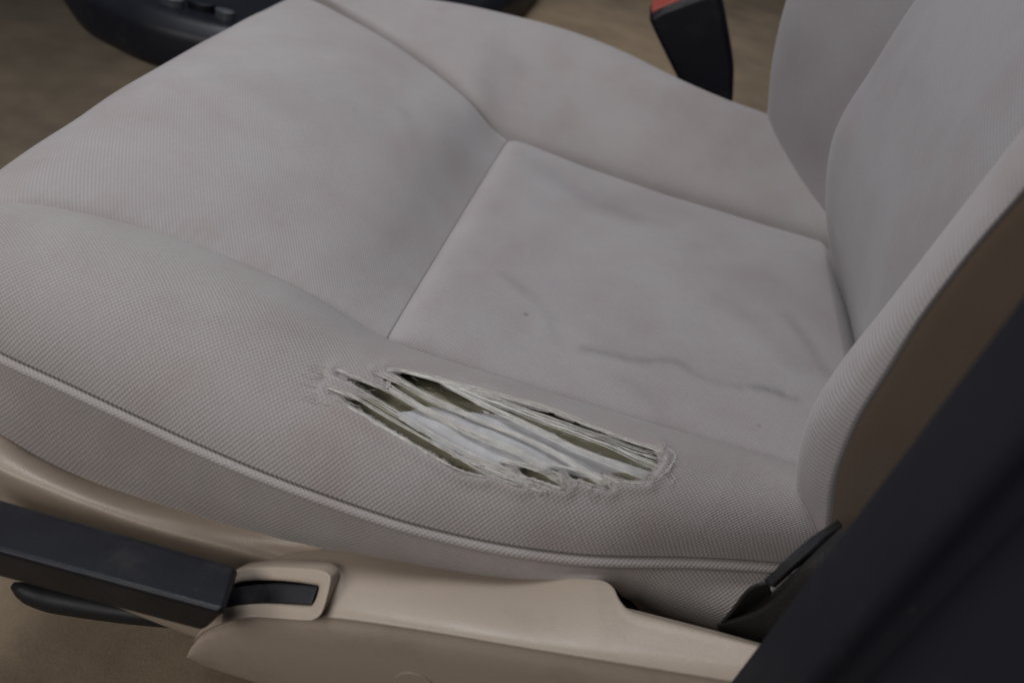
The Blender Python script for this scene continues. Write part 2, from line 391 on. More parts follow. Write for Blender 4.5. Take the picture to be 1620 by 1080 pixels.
st = speck(Gt, 562, 160, 0.0015, 0.05, 0.7) + speck(Gt, 576, 452, 0.0014, 0.022, 0.95) + blob(Gt, 520, 150, 0.05, 0.10, 0.05, 5, 1.5) \
   + stain_line(Gt, [(640, 170), (672, 225), (694, 270), (700, 305)], 0.005, 0.10, z=0.04, seed=3) + blob(Gt, 740, 235, 0.05, 0.025, 0.02, 7, 1.8) \
   + blob(Gt, 650, 385, 0.03, 0.02, 0.02, 8) + stain_line(Gt, [(445, 430), (475, 448), (500, 458)], 0.004, 0.16, z=0.025, seed=12)
on_seat(grid_mesh(Gt, 'thigh_panel', M_thigh, attrs={'stain': st.clip(0, 0.95)}))

# --- bolster beside the door (torn)
WELT = np.array([(-0.30, -0.085, -0.09), (-0.268, -0.090, -0.03)] + [Pz(*p) for p in
        [(-130, 490, .004), (0, 557, .004), (100, 603, .003), (200, 650, .001), (320, 705, 0.0), (440, 755, -.001), (600, 812, -.002), (700, 840, -.003), (800, 861, -.003), (900, 875, -.004), (980, 880, -.005), (1100, 882, -.008), (1230, 890, -.012), (1330, 900, -.018)]])
nc, nr = 800, 190
In, s1 = arcl(cr(NEAR, np.linspace(0, 1, 900)), nc); We, s2 = arcl(cr(WELT, np.linspace(0, 1, 900)), nc)
# match stations by x between the two rails
tcol = np.linspace(0, 1, nc)
xi = np.linspace(In[0, 0], In[-1, 0], nc)
def bolster(vv):
    v_ = vv[:, None, None]
    base = In[None] * (1 - v_) + We[None] * v_
    wid = np.linalg.norm(We - In, axis=1)[None, :, None]
    Hh = np.interp(In[:, 0], [-0.26, -0.2, -0.1, 0.0, 0.1, 0.2, 0.3], [0.010, 0.018, 0.021, 0.024, 0.026, 0.024, 0.016])[None, :, None]
    prof = np.clip(1 - np.abs((v_ - 0.56) / np.where(v_ < 0.56, 0.56, 0.44)) ** np.where(v_ < 0.56, 1.7, 2.3), 0, 1)
    fr = np.clip((0.0 - base[..., 2:3]) / 0.06, 0, 1) * (base[..., 0:1] < -0.2)
    n_ = np.concatenate([-fr, -0.30 * (v_ + 0 * fr) ** 2, 1 - 0.6 * fr], -1); n_ /= np.linalg.norm(n_, axis=2, keepdims=True)
    b_ = Hh * prof + ease_edge(v_ * wid, 0.0012, 0.005)
    wr = 0.0009 * smooth_noise(base.reshape(-1, 3), 0.05, 11).reshape(base.shape[:2])[..., None]
    return base + n_ * (b_ + wr * np.sin(np.pi * v_))
Gb = bolster(np.linspace(0, 1, nr))
pix = proj(Gb)

# surface lookup for the tear
Rr, Cc = Gb.shape[:2]; ii = np.arange(Rr * Cc).reshape(Rr, Cc)
quads = np.stack([ii[:-1, :-1], ii[:-1, 1:], ii[1:, 1:], ii[1:, :-1]], -1).reshape(-1, 4)
BV = BVHTree.FromPolygons([Vector(p) for p in Gb.reshape(-1, 3)], quads.tolist())
def hit(px, py):
    d = ray(px, py); r = BV.ray_cast(Vector(CW), Vector(d).normalized())
    n = r[1]
    if n is None: return Pz(px, py, 0.02), np.array([0, -0.2, 1.0])
    if n.z < 0: n = -n
    return np.array(r[0]), np.array(n)
def Z1(x, y): return 480 + x / 2.531, 540 + y / 2.531     # tear measured on an enlargement

HOLE = [Z1(*p) for p in [(140, 129), (260, 162), (330, 182), (350, 168), (298, 138), (385, 166), (400, 152), (350, 119), (450, 127), (600, 167), (800, 232), (1000, 286), (1150, 343), (1290, 394), (1405, 430), (1425, 470), (1395, 520), (1370, 554),
        (1300, 557), (1250, 542), (1225, 522), (1196, 524), (1225, 586), (1130, 557), (1070, 546), (1040, 512), (1010, 517), (1040, 584), (960, 562), (880, 534), (840, 494), (806, 502), (872, 573), (800, 547), (715, 502), (686, 496), (722, 535), (640, 521), (500, 441), (350, 352), (220, 272), (108, 202), (200, 228), (258, 222), (235, 190)]]
def inside(poly, P):
    x, y = P[..., 0], P[..., 1]; r = np.zeros(x.shape, bool); n = len(poly)
    for i in range(n):
        x1, y1 = poly[i]; x2, y2 = poly[(i + 1) % n]
        c = ((y1 > y) != (y2 > y)) & (x < (x2 - x1) * (y - y1) / (y2 - y1 + 1e-12) + x1); r ^= c
    return r
jit = np.stack([2.2 * smooth_noise(Gb.reshape(-1, 3), 0.004, 21).reshape(Rr, Cc), 2.2 * smooth_noise(Gb.reshape(-1, 3), 0.0025, 22).reshape(Rr, Cc)], -1)
ins = inside(HOLE, pix + jit)
cell = ins[:-1, :-1] & ins[:-1, 1:] & ins[1:, :-1] & ins[1:, 1:]
# cloth round the tear lifts a little and is rubbed dull
def poly_dist(P, poly):
    d = np.full(P.shape[:-1], 1e9)
    for i in range(len(poly)):
        a = np.array(poly[i]); b = np.array(poly[(i + 1) % len(poly)]); ab = b - a
        t = np.clip(((P - a) @ ab) / (ab @ ab), 0, 1); d = np.minimum(d, np.linalg.norm(P - a - t[..., None] * ab, axis=-1))
    return d
pd = poly_dist(pix, HOLE)
Gb2 = Gb.copy(); Gb2[..., 2] += 0.0010 * np.exp(-((pd - 12) / 10.0) ** 2) - 0.0012 * np.exp(-pd / 4.0)
st = 0.10 * np.exp(-((pix[..., 0] - 1115) / 55.0) ** 2 - ((pix[..., 1] - 740) / 35.0) ** 2)
vv_ = np.linspace(0, 1, nr)[:, None]
wn_ = np.clip(1 - (vv_ - 0.10) / 0.34, 0, 1) * 0.75 + 0.8 * np.exp(-(pd / 9.0) ** 2) + 0.16 * smooth_noise(Gb.reshape(-1, 3), 0.016, 51).reshape(Rr, Cc)
bol = grid_mesh(Gb2, 'cushion_bolster', M_bol, keep=~cell, attrs={'stain': st, 'worn': wn_.clip(0, 0.9)}); on_seat(bol)
bol['label'] = 'door side bolster worn through in a long frayed tear'
def on_bolster(o):
    o.parent = bol; o.matrix_parent_inverse = bol.matrix_world.inverted() if False else Matrix.Identity(4); return o
# bolster carries an identity world transform (parent inverse undoes the empty), so children stay put

# foam under the tear
def under(poly_px, depth, n=(150, 60), pad=12):
    xs_ = np.array([p[0] for p in poly_px]); 
    pp = np.array(poly_px)
    return pp
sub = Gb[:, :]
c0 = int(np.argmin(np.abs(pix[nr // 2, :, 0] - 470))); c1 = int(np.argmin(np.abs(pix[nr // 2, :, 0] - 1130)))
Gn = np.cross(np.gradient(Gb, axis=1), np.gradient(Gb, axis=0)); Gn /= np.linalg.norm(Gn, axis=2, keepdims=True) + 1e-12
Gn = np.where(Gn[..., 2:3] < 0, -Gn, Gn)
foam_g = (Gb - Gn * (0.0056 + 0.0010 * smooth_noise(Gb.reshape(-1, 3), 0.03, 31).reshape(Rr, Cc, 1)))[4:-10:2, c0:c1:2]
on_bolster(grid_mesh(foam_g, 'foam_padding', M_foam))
# white lining lying on the foam
LIN = [Z1(*p) for p in [(362, 262), (440, 243), (520, 222), (600, 236), (715, 246), (820, 262), (980, 320), (1110, 380), (1230, 430), (1420, 500), (1400, 530), (1330, 515), (1235, 520), (1150, 530), (1060, 512), (950, 505), (850, 486), (770, 500), (690, 470), (590, 420), (480, 352), (420, 310)]]
lg = Gb[2:-6, c0:c1]; ln = Gn[2:-6, c0:c1]; lp = pix[2:-6, c0:c1]
ld = poly_dist(lp, LIN); lin_in = inside(LIN, lp + 3.0 * np.stack([smooth_noise(lg.reshape(-1, 3), 0.004, 41).reshape(lg.shape[:2]), smooth_noise(lg.reshape(-1, 3), 0.003, 42).reshape(lg.shape[:2])], -1))
# a ridge fold runs along the middle
wav = 0.0011 * smooth_noise(lg.reshape(-1, 3) * [0.35, 1.3, 1], 0.010, 43).reshape(lg.shape[:2]) 
off = -0.0036 + wav * 0.8 - 0.0014 * np.exp(-ld / 5.0)
LG = lg + ln * off[..., None]
kc = lin_in[:-1, :-1] & lin_in[:-1, 1:] & lin_in[1:, :-1] & lin_in[1:, 1:]
on_bolster(grid_mesh(LG, 'lining_cloth', M_lining, keep=kc))

# bands of yarn left across the tear: upper rim, lower rim (on the enlargement), density, lift mm start/mid/end
STR = [
 ([(290, 102), (450, 121), (700, 188), (1000, 268), (1150, 331), (1290, 385), (1455, 435)], [(325, 120), (450, 133), (600, 178), (740, 214), (1000, 292), (1140, 345), (1280, 398), (1440, 448)], 1.0, (0.4, 0.8, 0.4)),
 ([(400, 121), (600, 171), (740, 213), (850, 254), (1000, 304), (1130, 354), (1240, 388), (1300, 418), (1435, 455)], [(420, 130), (600, 183), (720, 238), (850, 285), (1000, 343), (1110, 384), (1230, 432), (1330, 482), (1425, 524)], 0.8, (0.3, -0.3, 0.4)),
 ([(560, 170), (700, 232), (850, 298), (1000, 368), (1110, 425), (1250, 477), (1405, 528)], [(560, 176), (690, 246), (830, 312), (980, 386), (1100, 446), (1230, 500), (1375, 558)], 1.0, (0.2, -0.6, 0.2)),
 ([(295, 104), (360, 128), (480, 194), (600, 244), (700, 292), (850, 353), (1000, 426), (1120, 500), (1235, 574)], [(275, 126), (400, 178), (500, 232), (600, 270), (700, 310), (850, 367), (990, 440), (1100, 515), (1205, 590)], 1.0, (0.4, -2.4, 0.4)),
 ([(170, 106), (300, 143), (400, 197), (470, 238), (600, 300), (750, 374), (900, 442), (1010, 506)], [(125, 118), (250, 168), (350, 204), (440, 254), (580, 325), (720, 398), (870, 466), (980, 540)], 0.85, (0.5, -2.6, 0.2)),
 ([(105, 128), (250, 200), (360, 262), (500, 347), (640, 425), (780, 488), (945, 578)], [(100, 160), (230, 222), (350, 290), (490, 372), (630, 446), (770, 512), (920, 590)], 0.8, (0.5, -0.8, 0.5)),
 ([(95, 165), (220, 226), (340, 295), (480, 376), (620, 452), (740, 518), (880, 568)], [(85, 192), (200, 230), (300, 288), (450, 372), (600, 458), (720, 528), (870, 585)], 0.95, (0.5, -0.4, 0.5)),
 ([(88, 202), (220, 273), (350, 353), (500, 443), (640, 520), (735, 538)], [(80, 216), (200, 290), (340, 366), (480, 447), (600, 506), (735, 550)], 1.5, (0.3, 0.45, 0.4)),
 ([(95, 228), (220, 312), (350, 388), (480, 460), (600, 520), (720, 556)], [(100, 245), (230, 332), (350, 404), (480, 476), (600, 532), (700, 560)], 0.45, (0.0, 0.0, 0.0)),
 ([(640, 452), (780, 488), (880, 534), (960, 560), (1050, 592)], [(610, 462), (720, 508), (800, 542), (870, 574), (940, 612)], 0.75, (-1.6, -0.2, 0.5)),
 ([(800, 462), (960, 498), (1070, 548), (1130, 560), (1225, 592)], [(810, 474), (940, 520), (1040, 582), (1100, 592), (1160, 600)], 0.75, (-2.2, -0.4, 0.5)),
 ([(1010, 480), (1150, 519), (1240, 540), (1265, 560)], [(1010, 492), (1130, 530), (1200, 566), (1245, 600)], 0.8, (-2.0, -0.4, 0.5)),
 ([(1230, 548), (1290, 556), (1340, 562), (1395, 548)], [(1235, 570), (1290, 574), (1340, 578), (1395, 572)], 0.8, (0.3, 0.5, 0.4)),
 ([(1445, 428), (1478, 442), (1488, 475), (1445, 532), (1370, 580)], [(1425, 450), (1440, 470), (1435, 490), (1405, 530), (1368, 556)], 0.38, (0.3, 0.6, 0.3)),
]
def yarn(pts_px, lift, rad, sides=5, n=None, fuzz=0.00022, seed=0):
    pts_px = np.asarray(pts_px, float); r = np.random.default_rng(seed)
    P3 = []
    for (px, py), lf in zip(pts_px, lift):
        p, nn = hit(px, py); P3.append(p + nn * lf)
    P3 = np.array(P3); k = np.arange(len(P3))
    ph = r.uniform(0, 6.28, 6)
    for a, f in enumerate((0.55, 0.9, 1.7)):
        P3[:, 2] += fuzz * np.sin(k * f + ph[a]) / (1 + 0.4 * a); P3[:, 1] += fuzz * np.sin(k * f * 1.13 + ph[a + 3]) / (1 + 0.4 * a)
    rr = rad * (1 + 0.22 * np.sin(k * 1.9 + ph[0]) + 0.12 * np.sin(k * 4.1 + ph[2]))
    rr[0] *= 0.5; rr[-1] *= 0.5
    return tube_data(P3, rr, sides)
for si, (tp, bt_, den, lf) in enumerate(STR):
    tp = curve(np.array([Z1(*p) for p in tp]), 48); bt_ = curve(np.array([Z1(*p) for p in bt_]), 48)
    for q_ in (tp, bt_):        # let both ends run on into the sound cloth
        for side_, ext in ((0, 9.0), (-1, 5.0)):
            d_ = q_[side_] - q_[3 if side_ == 0 else -4]; d_ = d_ / np.linalg.norm(d_)
            w_ = np.linspace(1, 0, 6)[:, None] ** 1.0 * ext
            if side_ == 0: q_[:6] += d_ * w_
            else: q_[-6:] += d_ * w_[::-1]
    t = np.linspace(0, 1, 48); wdt = np.linalg.norm(tp - bt_, axis=1).mean()
    lfm = np.interp(t, [0, 0.25, 0.5, 0.8, 1], [lf[0], 0.5 * lf[0] + 0.5 * lf[1], lf[1], 0.4 * lf[1] + 0.6 * lf[2], lf[2]]) / 1000
    ny_ = max(6, int(wdt / 0.60 * den)); parts = []
    for k in range(ny_):
        o_ = (k + 0.5) / ny_ + random.uniform(-0.5, 0.5) / ny_
        a0 = random.uniform(0.0, 0.025); a1 = 1 - random.uniform(0.0, 0.03)
        if random.random() < 0.14: a1 = random.uniform(0.5, 0.9)
        elif random.random() < 0.10: a0 = random.uniform(0.1, 0.4)
        sel = np.linspace(a0, a1, 40); e_ = np.clip(sel, 0, 1)
        wander = np.clip(o_ + random.uniform(0.004, 0.05) * np.sin(sel * random.uniform(3, 10) + random.uniform(0, 6)), -0.08, 1.08)[:, None]
        c = np.stack([np.interp(e_, t, tp[:, q]) for q in (0, 1)], 1) * (1 - wander) + np.stack([np.interp(e_, t, bt_[:, q]) for q in (0, 1)], 1) * wander
        rad = random.uniform(0.00007, 0.00014) * (1.0 if random.random() > 0.12 else 1.6)
        parts.append(yarn(c, np.interp(sel, t, lfm) + random.uniform(-0.0003, 0.0004), rad, 4, seed=si * 100 + k, fuzz=0.00006))
    V_, F_ = join_data(parts); on_bolster(mesh_obj('torn_strand', V_, F_, M_fray if si == 8 else M_thread))

# frayed ends round the rim: short broken yarns lying along the tear and curling at the rear end
parts = []
axis = np.array([0.915, 0.40]); 
H = np.array(HOLE); Hc = curve(np.vstack([H, H[:1]]), 420)
for k in range(330):
    p = Hc[random.randrange(420)]
    upper = p[1] < 600 + (p[0] - 530) * 0.27
    if upper and random.random() < 0.55: continue
    tdir = axis + rng.normal(0, 0.045, 2); s = random.choice((-1, 1)); L_ = random.uniform(10, 44)
    off2 = np.array([0, abs(rng.normal(0, 4.5)) * (-0.35 if upper else 1.0)])
    n_ = 11; tt = np.linspace(0, 1, n_)
    c = p + off2 + s * tdir * (tt[:, None] - 0.5) * L_ + np.stack([-tdir[1] * np.sin(tt * 3) * random.uniform(-1.2, 1.2), tdir[0] * np.sin(tt * 3) * random.uniform(-1.2, 1.2)], 1)
    parts.append(yarn(c, 0.0004 + 0.0008 * tt ** 2 * random.random(), random.uniform(0.00005, 0.00011), 4, seed=5000 + k, fuzz=0.00012))
for k in range(110):          # streaks running out of the front end into the sound cloth
    p = np.array(Z1(random.gauss(105, 30), random.uniform(105, 260))); L_ = random.uniform(8, 30); n_ = 8; tt = np.linspace(0, 1, n_)
    tdir = np.array([0.93, 0.36]) + rng.normal(0, 0.05, 2); c = p + tdir * (tt[:, None] - 0.7) * L_
    parts.append(yarn(c, 0.0003 + 0.0002 * tt, random.uniform(0.00007, 0.00013), 4, seed=6000 + k, fuzz=0.00008))
for k in range(30):           # curls at the rear end and along the lower rim
    if k < 16: p = np.array(Z1(random.uniform(1360, 1490), random.uniform(425, 575)))
    else: p = np.array(Z1(random.choice((935, 950, 1235, 1240, 1160, 1055, 1380)), random.uniform(570, 604)))
    a = random.uniform(0, 6.28); rr_ = random.uniform(4, 15); turn = random.uniform(0.8, 3.2) * random.choice((-1, 1)); n_ = 18; tt = np.linspace(0, 1, n_)
    c = p + np.stack([np.cos(a + turn * tt), np.sin(a + turn * tt) * 0.8], 1) * rr_ * (0.6 + 0.6 * tt[:, None])
    parts.append(yarn(c, 0.0010 + 0.0022 * np.sin(tt * 3.1) * random.random(), random.uniform(0.00007, 0.00013), 5, seed=7000 + k, fuzz=0.0002))
for k in range(170):          # fine stray fibres over the strands
    t0_ = random.random(); a = np.array(HOLE[0]) * (1 - t0_) + np.array(HOLE[15]) * t0_ + [random.gauss(0, 14), random.gauss(0, 26)]
    L_ = random.uniform(6, 26); n_ = 8; tt = np.linspace(0, 1, n_); tdir = axis + rng.normal(0, 0.16, 2)
    if not inside([(x, y) for x, y in HOLE], np.array(a)[None])[0] and random.random() < 0.75: continue
    bend = random.uniform(-3, 3)
    c = a + tdir * (tt[:, None] - 0.5) * L_ + np.stack([-tdir[1] * bend * tt ** 2, tdir[0] * bend * tt ** 2], 1)
    parts.append(yarn(c, random.uniform(-0.0006, 0.0010) + 0.0012 * tt ** 2 * random.random(), random.uniform(0.00003, 0.00006), 3, seed=8000 + k, fuzz=0.00015))
V_, F_ = join_data(parts); fr = on_bolster(mesh_obj('frayed_yarn', V_, F_, M_fray)); fr['kind'] = 'stuff'

# --- welt (folded piping) below the bolster
wl = curve(WELT[1:], 260)
V_, F_ = tube_data(wl + np.array([0, -0.0012, -0.0022]), 0.0046, 14, 1.0)
def tube_uv(name, path, rad, sides, mat, flat=1.0):
    Vt, Ft = tube_data(path, rad, sides, flat, cap=False); n = len(path)
    G_ = Vt.reshape(n, sides, 3); G_ = np.concatenate([G_, G_[:, :1]], 1)
    return grid_mesh(np.transpose(G_, (1, 0, 2)), name, mat)
on_seat(tube_uv('piping', wl + np.array([0, -0.0004, -0.0024]), 0.0037, 16, M_side, 0.60))

# --- side skirt of the cushion under the welt
TRIM_E = [(-130, 615), (0, 685), (61, 721), (143, 758), (244, 791), (367, 823), (460, 845), (560, 866), (690, 890), (819, 911), (940, 922), (985, 985), (1040, 1018), (1120, 1040), (1200, 1058), (1330, 1078)]
low = np.array([Py(px, py, -0.104) for px, py in TRIM_E])
nc, nr = 360, 60
top = curve(WELT[2:], nc) + np.array([0, 0.001, -0.004]); bot = curve(low, nc) 
bot = np.stack([np.interp(top[:, 0], bot[:, 0], bot[:, k]) for k in range(3)], 1); bot[:, 0] = top[:, 0]
v = np.linspace(0, 1.6, nr)[:, None, None]
Gs = top[None] * (1 - v) + bot[None] * v
Gs[..., 1:2] -= 0.007 * np.sin(np.pi * np.clip(v / 1.3, 0, 1)) - 0.02 * np.clip(v - 1.0, 0, 1)
Gs[..., 1] += 0.0010 * smooth_noise(Gs.reshape(-1, 3), 0.03, 14).reshape(nr, nc)
Gs[..., 1] += 0.022 * np.clip((Gs[..., 0] - 0.125) / 0.035, 0, 1) * np.clip(v[..., 0], 0, 1.2) ** 1.6
on_seat(grid_mesh(Gs, 'side_panel', M_side))

# --- bolster on the far side
CROWN = np.array([(-0.268, 0.455, -0.02)] + [Pz(*p) for p in [(470, -14, .030), (600, -4, .042), (720, 8, .054), (840, 34, .060), (920, 58, .060), (990, 86, .058), (1080, 130, .053), (1150, 160, .048), (1215, 184, .042), (1290, 222, .034)]])
nc = 260
inn, _ = arcl(cr(FAR[2:], np.linspace(0, 1, 900)), nc); cro, _ = arcl(cr(CROWN, np.linspace(0, 1, 900)), nc)
mid = inn * 0.55 + cro * 0.45 + np.array([0, 0, 0.010]); mid2 = inn * 0.2 + cro * 0.8 + np.array([0, 0, 0.010])
m0 = inn * 0.90 + cro * 0.10 + np.array([0, -0.001, 0.0085])
rails = np.stack([inn + [0, -0.004, -0.03], inn + [0, -0.0005, -0.003], m0, mid, mid2, cro + [0, 0.004, 0], cro + [0, 0.035, -0.018], cro + [0, 0.055, -0.07], cro + [0, 0.05, -0.2]])
Gf = cr(rails, np.linspace(0, 1, 120))
st = blob(Gf, 822, 76, 0.010, 0.16, 0.055, 3) + blob(Gf, 900, 180, 0.05, 0.05, 0.03, 5, 1.6)
on_seat(grid_mesh(Gf, 'cushion_bolster', fabric('far_bolster_weave', (0.350, 0.324, 0.324), 0.0019, 0.14, 0.22, stain=True), attrs={'stain': st.clip(0, 0.9)}))

# --- cushion core closing the front and inside (its black stands in for shade in the gap by the trim)
prism('cushion_base', [(-0.24, -0.08, -0.14), (0.42, -0.06, -0.14), (0.42, 0.42, -0.14), (-0.24, 0.42, -0.14)], [(-0.2, -0.05, -0.26), (0.40, -0.03, -0.26), (0.40, 0.40, -0.26), (-0.2, 0.40, -0.26)], M_black2, None, 0.01)
on_seat(bpy.data.objects['cushion_base'])

# --- backrest
def zloft(cols, zs, n, m):
    """cols: list of functions/arrays of (x,y) at heights zs -> surface"""
    rails = np.array([[(x, y, z) for (x, y), z in zip(c, zs)] for c in cols], float)
    g = cr(rails, np.linspace(0, 1, n)); g = np.transpose(cr(np.transpose(g, (1, 0, 2)), np.linspace(0, 1, m)), (1, 0, 2)); return g
def strip_(rails, n=50, m=160):
    g = cr(np.array(rails), np.linspace(0, 1, n)); return np.transpose(cr(np.transpose(g, (1, 0, 2)), np.linspace(0, 1, m)), (1, 0, 2))
zs = [-0.05, -0.005, 0.04, 0.09, 0.14, 0.19, 0.27, 0.36]
cent = zloft([
    [(0.33, .315), (0.325, .315), (0.315, .315), (0.31, .31), (0.315, .31), (0.32, .31), (0.34, .31), (0.37, .31)],
    [(0.295, .292), (0.283, .288), (0.268, .284), (0.255, .275), (0.262, .275), (0.270, .275), (0.29, .275), (0.32, .275)],
    [(0.290, .265), (0.269, .262), (0.247, .260), (0.232, .252), (0.237, .250), (0.245, .250), (0.265, .250), (0.29, .250)],
    [(0.300, .20), (0.276, .20), (0.250, .20), (0.236, .20), (0.237, .20), (0.243, .20), (0.262, .20), (0.29, .20)],
    [(0.302, .12), (0.277, .12), (0.256, .12), (0.244, .12), (0.243, .12), (0.248, .12), (0.266, .12), (0.29, .12)],
    [(0.300, .05), (0.275, .05), (0.256, .05), (0.246, .05), (0.246, .05), (0.252, .05), (0.268, .05), (0.29, .05)],
    [(0.300, .02), (0.275, .02), (0.258, .02), (0.250, .02), (0.251, .02), (0.258, .02), (0.274, .02), (0.295, .02)],
    [(0.300, -.01), (0.278, -.012), (0.262, -.014), (0.255, -.016), (0.257, -.016), (0.264, -.016), (0.28, -.016), (0.30, -.016)],
], zs, 150, 200)
st = np.zeros(cent.shape[:2])
on_seat(grid_mesh(cent, 'backrest_panel', M_back, attrs={'stain': st}))
cnt = np.array([Py(px, py, -0.034) for px, py in [(1345, 935), (1296, 860), (1268, 795), (1260, 740), (1280, 660), (1330, 578), (1400, 490), (1500, 362), (1620, 208), (1760, 30), (1900, -150)]])
hed = np.array([Py(px, py, -0.053) for px, py in [(1345, 940), (1312, 862), (1312, 800), (1322, 745), (1355, 665), (1403, 588), (1455, 505), (1535, 400), (1622, 300), (1750, 150), (1900, -30)]])
cnt = curve(cnt, 40); hed = curve(hed, 40)
inw = np.array([1.0, 0, 0.0])
roll = strip_([cnt + [0.050, 0.016, 0], cnt + [0.030, 0.017, 0], cnt + [0.010, 0.012, 0], cnt + [0.001, 0.004, 0], cnt * 0.8 + hed * 0.2 + [-0.0022, -0.0015, 0], cnt * 0.45 + hed * 0.55 + [-0.0028, -0.0030, 0], cnt * 0.12 + hed * 0.88 + [-0.0012, -0.0020, 0], hed, hed + [0.004, 0.003, 0], hed + [0.012, 0.006, 0]], 90, 200)
on_seat(grid_mesh(roll, 'backrest_bolster', M_roll))
shell = strip_([hed + [0.003, 0.006, 0], hed + [0.0025, 0.0010, 0], hed + [0.012, -0.002, 0], hed + [0.04, -0.006, 0], hed + [0.10, -0.008, 0], hed + [0.17, 0.0, 0], hed + [0.20, 0.05, 0]], 60, 90)
on_seat(grid_mesh(shell, 'backrest_shell', M_brown))
wing = zloft([
    [(0.30, .42), (0.29, .425), (0.285, .43), (0.28, .43), (0.275, .43), (0.275, .43), (0.28, .43), (0.30, .43)],
    [(0.24, .408), (0.232, .410), (0.225, .412), (0.212, .412), (0.206, .412), (0.206, .412), (0.215, .412), (0.24, .412)],
    [(0.222, .388), (0.215, .390), (0.206, .392), (0.192, .392), (0.185, .392), (0.186, .392), (0.198, .392), (0.22, .392)],
    [(0.232, .362), (0.224, .362), (0.212, .362), (0.200, .362), (0.195, .362), (0.197, .362), (0.21, .362), (0.235, .362)],
    [(0.262, .320), (0.255, .320), (0.245, .322), (0.235, .325), (0.232, .325), (0.235, .325), (0.25, .325), (0.275, .325)],
    [(0.292, .292), (0.285, .292), (0.275, .296), (0.268, .298), (0.268, .298), (0.272, .298), (0.29, .298), (0.315, .298)],
    [(0.315, .280), (0.31, .280), (0.30, .284), (0.295, .284), (0.295, .284), (0.30, .284), (0.32, .284), (0.34, .284)],
], zs, 110, 180)
st = np.zeros(wing.shape[:2])
P_ = wing.reshape(-1, 3)
for cpx, yy, r_, s_ in (((1300, 80), 0.36, 0.018, 0.14), ((1285, 110), 0.36, 0.014, 0.12), ((1320, 230), 0.33, 0.016, 0.10)):
    q = Py(*cpx, yy); st += (s_ * np.exp(-(np.linalg.norm((P_ - q) * [0.4, 1, 0.8], axis=1) / r_) ** 2)).reshape(st.shape)
on_seat(grid_mesh(wing, 'backrest_bolster', M_back, attrs={'stain': st}))

# --- tan plastic side trim
def pxl(lst, y): return np.array([Py(px, py, y) for px, py in lst])
E1 = [(-130, 615), (0, 685), (61, 721), (143, 758), (244, 791), (367, 823), (430, 838), (480, 849), (580, 870)]
R1 = [(-130, 672), (0, 738), (61, 765), (143, 798), (244, 832), (367, 864), (430, 880), (480, 890), (580, 905)]
def strip(rails, n=50, m=160):
    g = cr(np.array(rails), np.linspace(0, 1, n)); return np.transpose(cr(np.transpose(g, (1, 0, 2)), np.linspace(0, 1, m)), (1, 0, 2))
e1 = pxl(E1, -0.108); r1 = np.array([Py(px, py, y) for (px, py), y in zip(R1, [-.124, -.124, -.124, -.1235, -.122, -.1195, -.1175, -.1155, -.110])])
bt = np.array([Py(px, py, -0.126) for px, py in [(-130, 835), (0, 885), (61, 908), (143, 942), (244, 984), (367, 1030), (430, 1050), (480, 1065), (580, 1090)]])
G1 = strip([e1 + [0, 0.02, -0.03], e1 + [0, 0.003, -0.004], e1 + [0, 0, 0], e1 * 0.5 + r1 * 0.5 + [0, 0, 0.0015], r1 + [0, 0.002, 0.0008], r1 + [0, -0.0015, -0.0018], r1 + [0, -0.002, -0.010], bt * 0.5 + r1 * 0.5, bt, bt + [0, 0.02, -0.004]], 70, 140)
# outer pod: top face, rounded shoulder, side face
E2 = [(395, 886), (430, 882), (480, 874), (560, 868), (690, 890), (819, 911), (925, 917), (955, 921), (970, 934), (979, 955), (996, 973), (1040, 986), (1120, 1007), (1200, 1028), (1330, 1062)]
R2 = [(395, 974), (430, 976), (480, 977), (560, 984), (690, 1003), (819, 1025), (925, 1043), (955, 1048), (970, 1050.5), (979, 1052), (996, 1054.8), (1040, 1062.1), (1120, 1075.4), (1200, 1088.7), (1330, 1110.3)]
e2 = np.array([Py(px, py, y) for (px, py), y in zip(E2, [-.1175, -.1170, -.1140, -.1090, -.1085, -.1085, -.1085, -.1095, -.113, -.118, -.123, -.125, -.127, -.1295, -.133])]); r2 = pxl(R2, -0.150)
BOT = [(395, 1076), (430, 1087), (480, 1104), (560, 1128), (690, 1160), (819, 1190), (925, 1215), (955, 1222), (970, 1226), (979, 1228), (996, 1232), (1040, 1242), (1120, 1260), (1200, 1278), (1330, 1305)]
NT = [(300.5, 1030), (304, 1016), (318, 1001), (345, 988), (375, 979)]
NBm = [(300.5, 1031), (307, 1041), (322, 1051), (345, 1060), (375, 1070)]
ntp = pxl(NT, -0.150); nbp = pxl(NBm, -0.150); b2 = np.vstack([nbp, pxl(BOT, -0.150)])
e2 = np.vstack([ntp + [0.004, 0.022, 0.0], e2]); r2 = np.vstack([ntp, r2])
EV = {7: (955, 920), 8: (970, 921.5), 9: (979, 922.4), 10: (996, 924.1), 11: (1040, 928.5), 12: (1120, 936.5), 13: (1200, 944.5), 14: (1330, 957.5)}
k0 = np.zeros(len(e2)); ev = e2.copy()
for st_, pv in EV.items():
    a_ = Py(*pv, -0.1085); b_ = r2[5 + st_]; ks = np.linspace(0, 1, 400)[:, None]; pp = proj(a_ * (1 - ks) + b_ * ks)
    k0[5 + st_] = ks[np.argmin(np.abs(pp[:, 1] - E2[st_][1])), 0]; ev[5 + st_] = a_
def mx(k, o):
    kk = (k0 + (0.84 - k0) * (k / 0.84) if k < 0.84 else k0 * 0 + k)[:, None]; bz = 0.0024 * np.sin(np.pi * np.clip(kk, 0, 1)) ** 0.8
    return ev * (1 - kk) + r2 * kk + np.concatenate([0 * bz, 0 * bz, bz], 1) + np.array(o)
def sd(k, o): return r2 * (1 - k) + b2 * k + o
et = mx(0.0, [0, 0, 0])
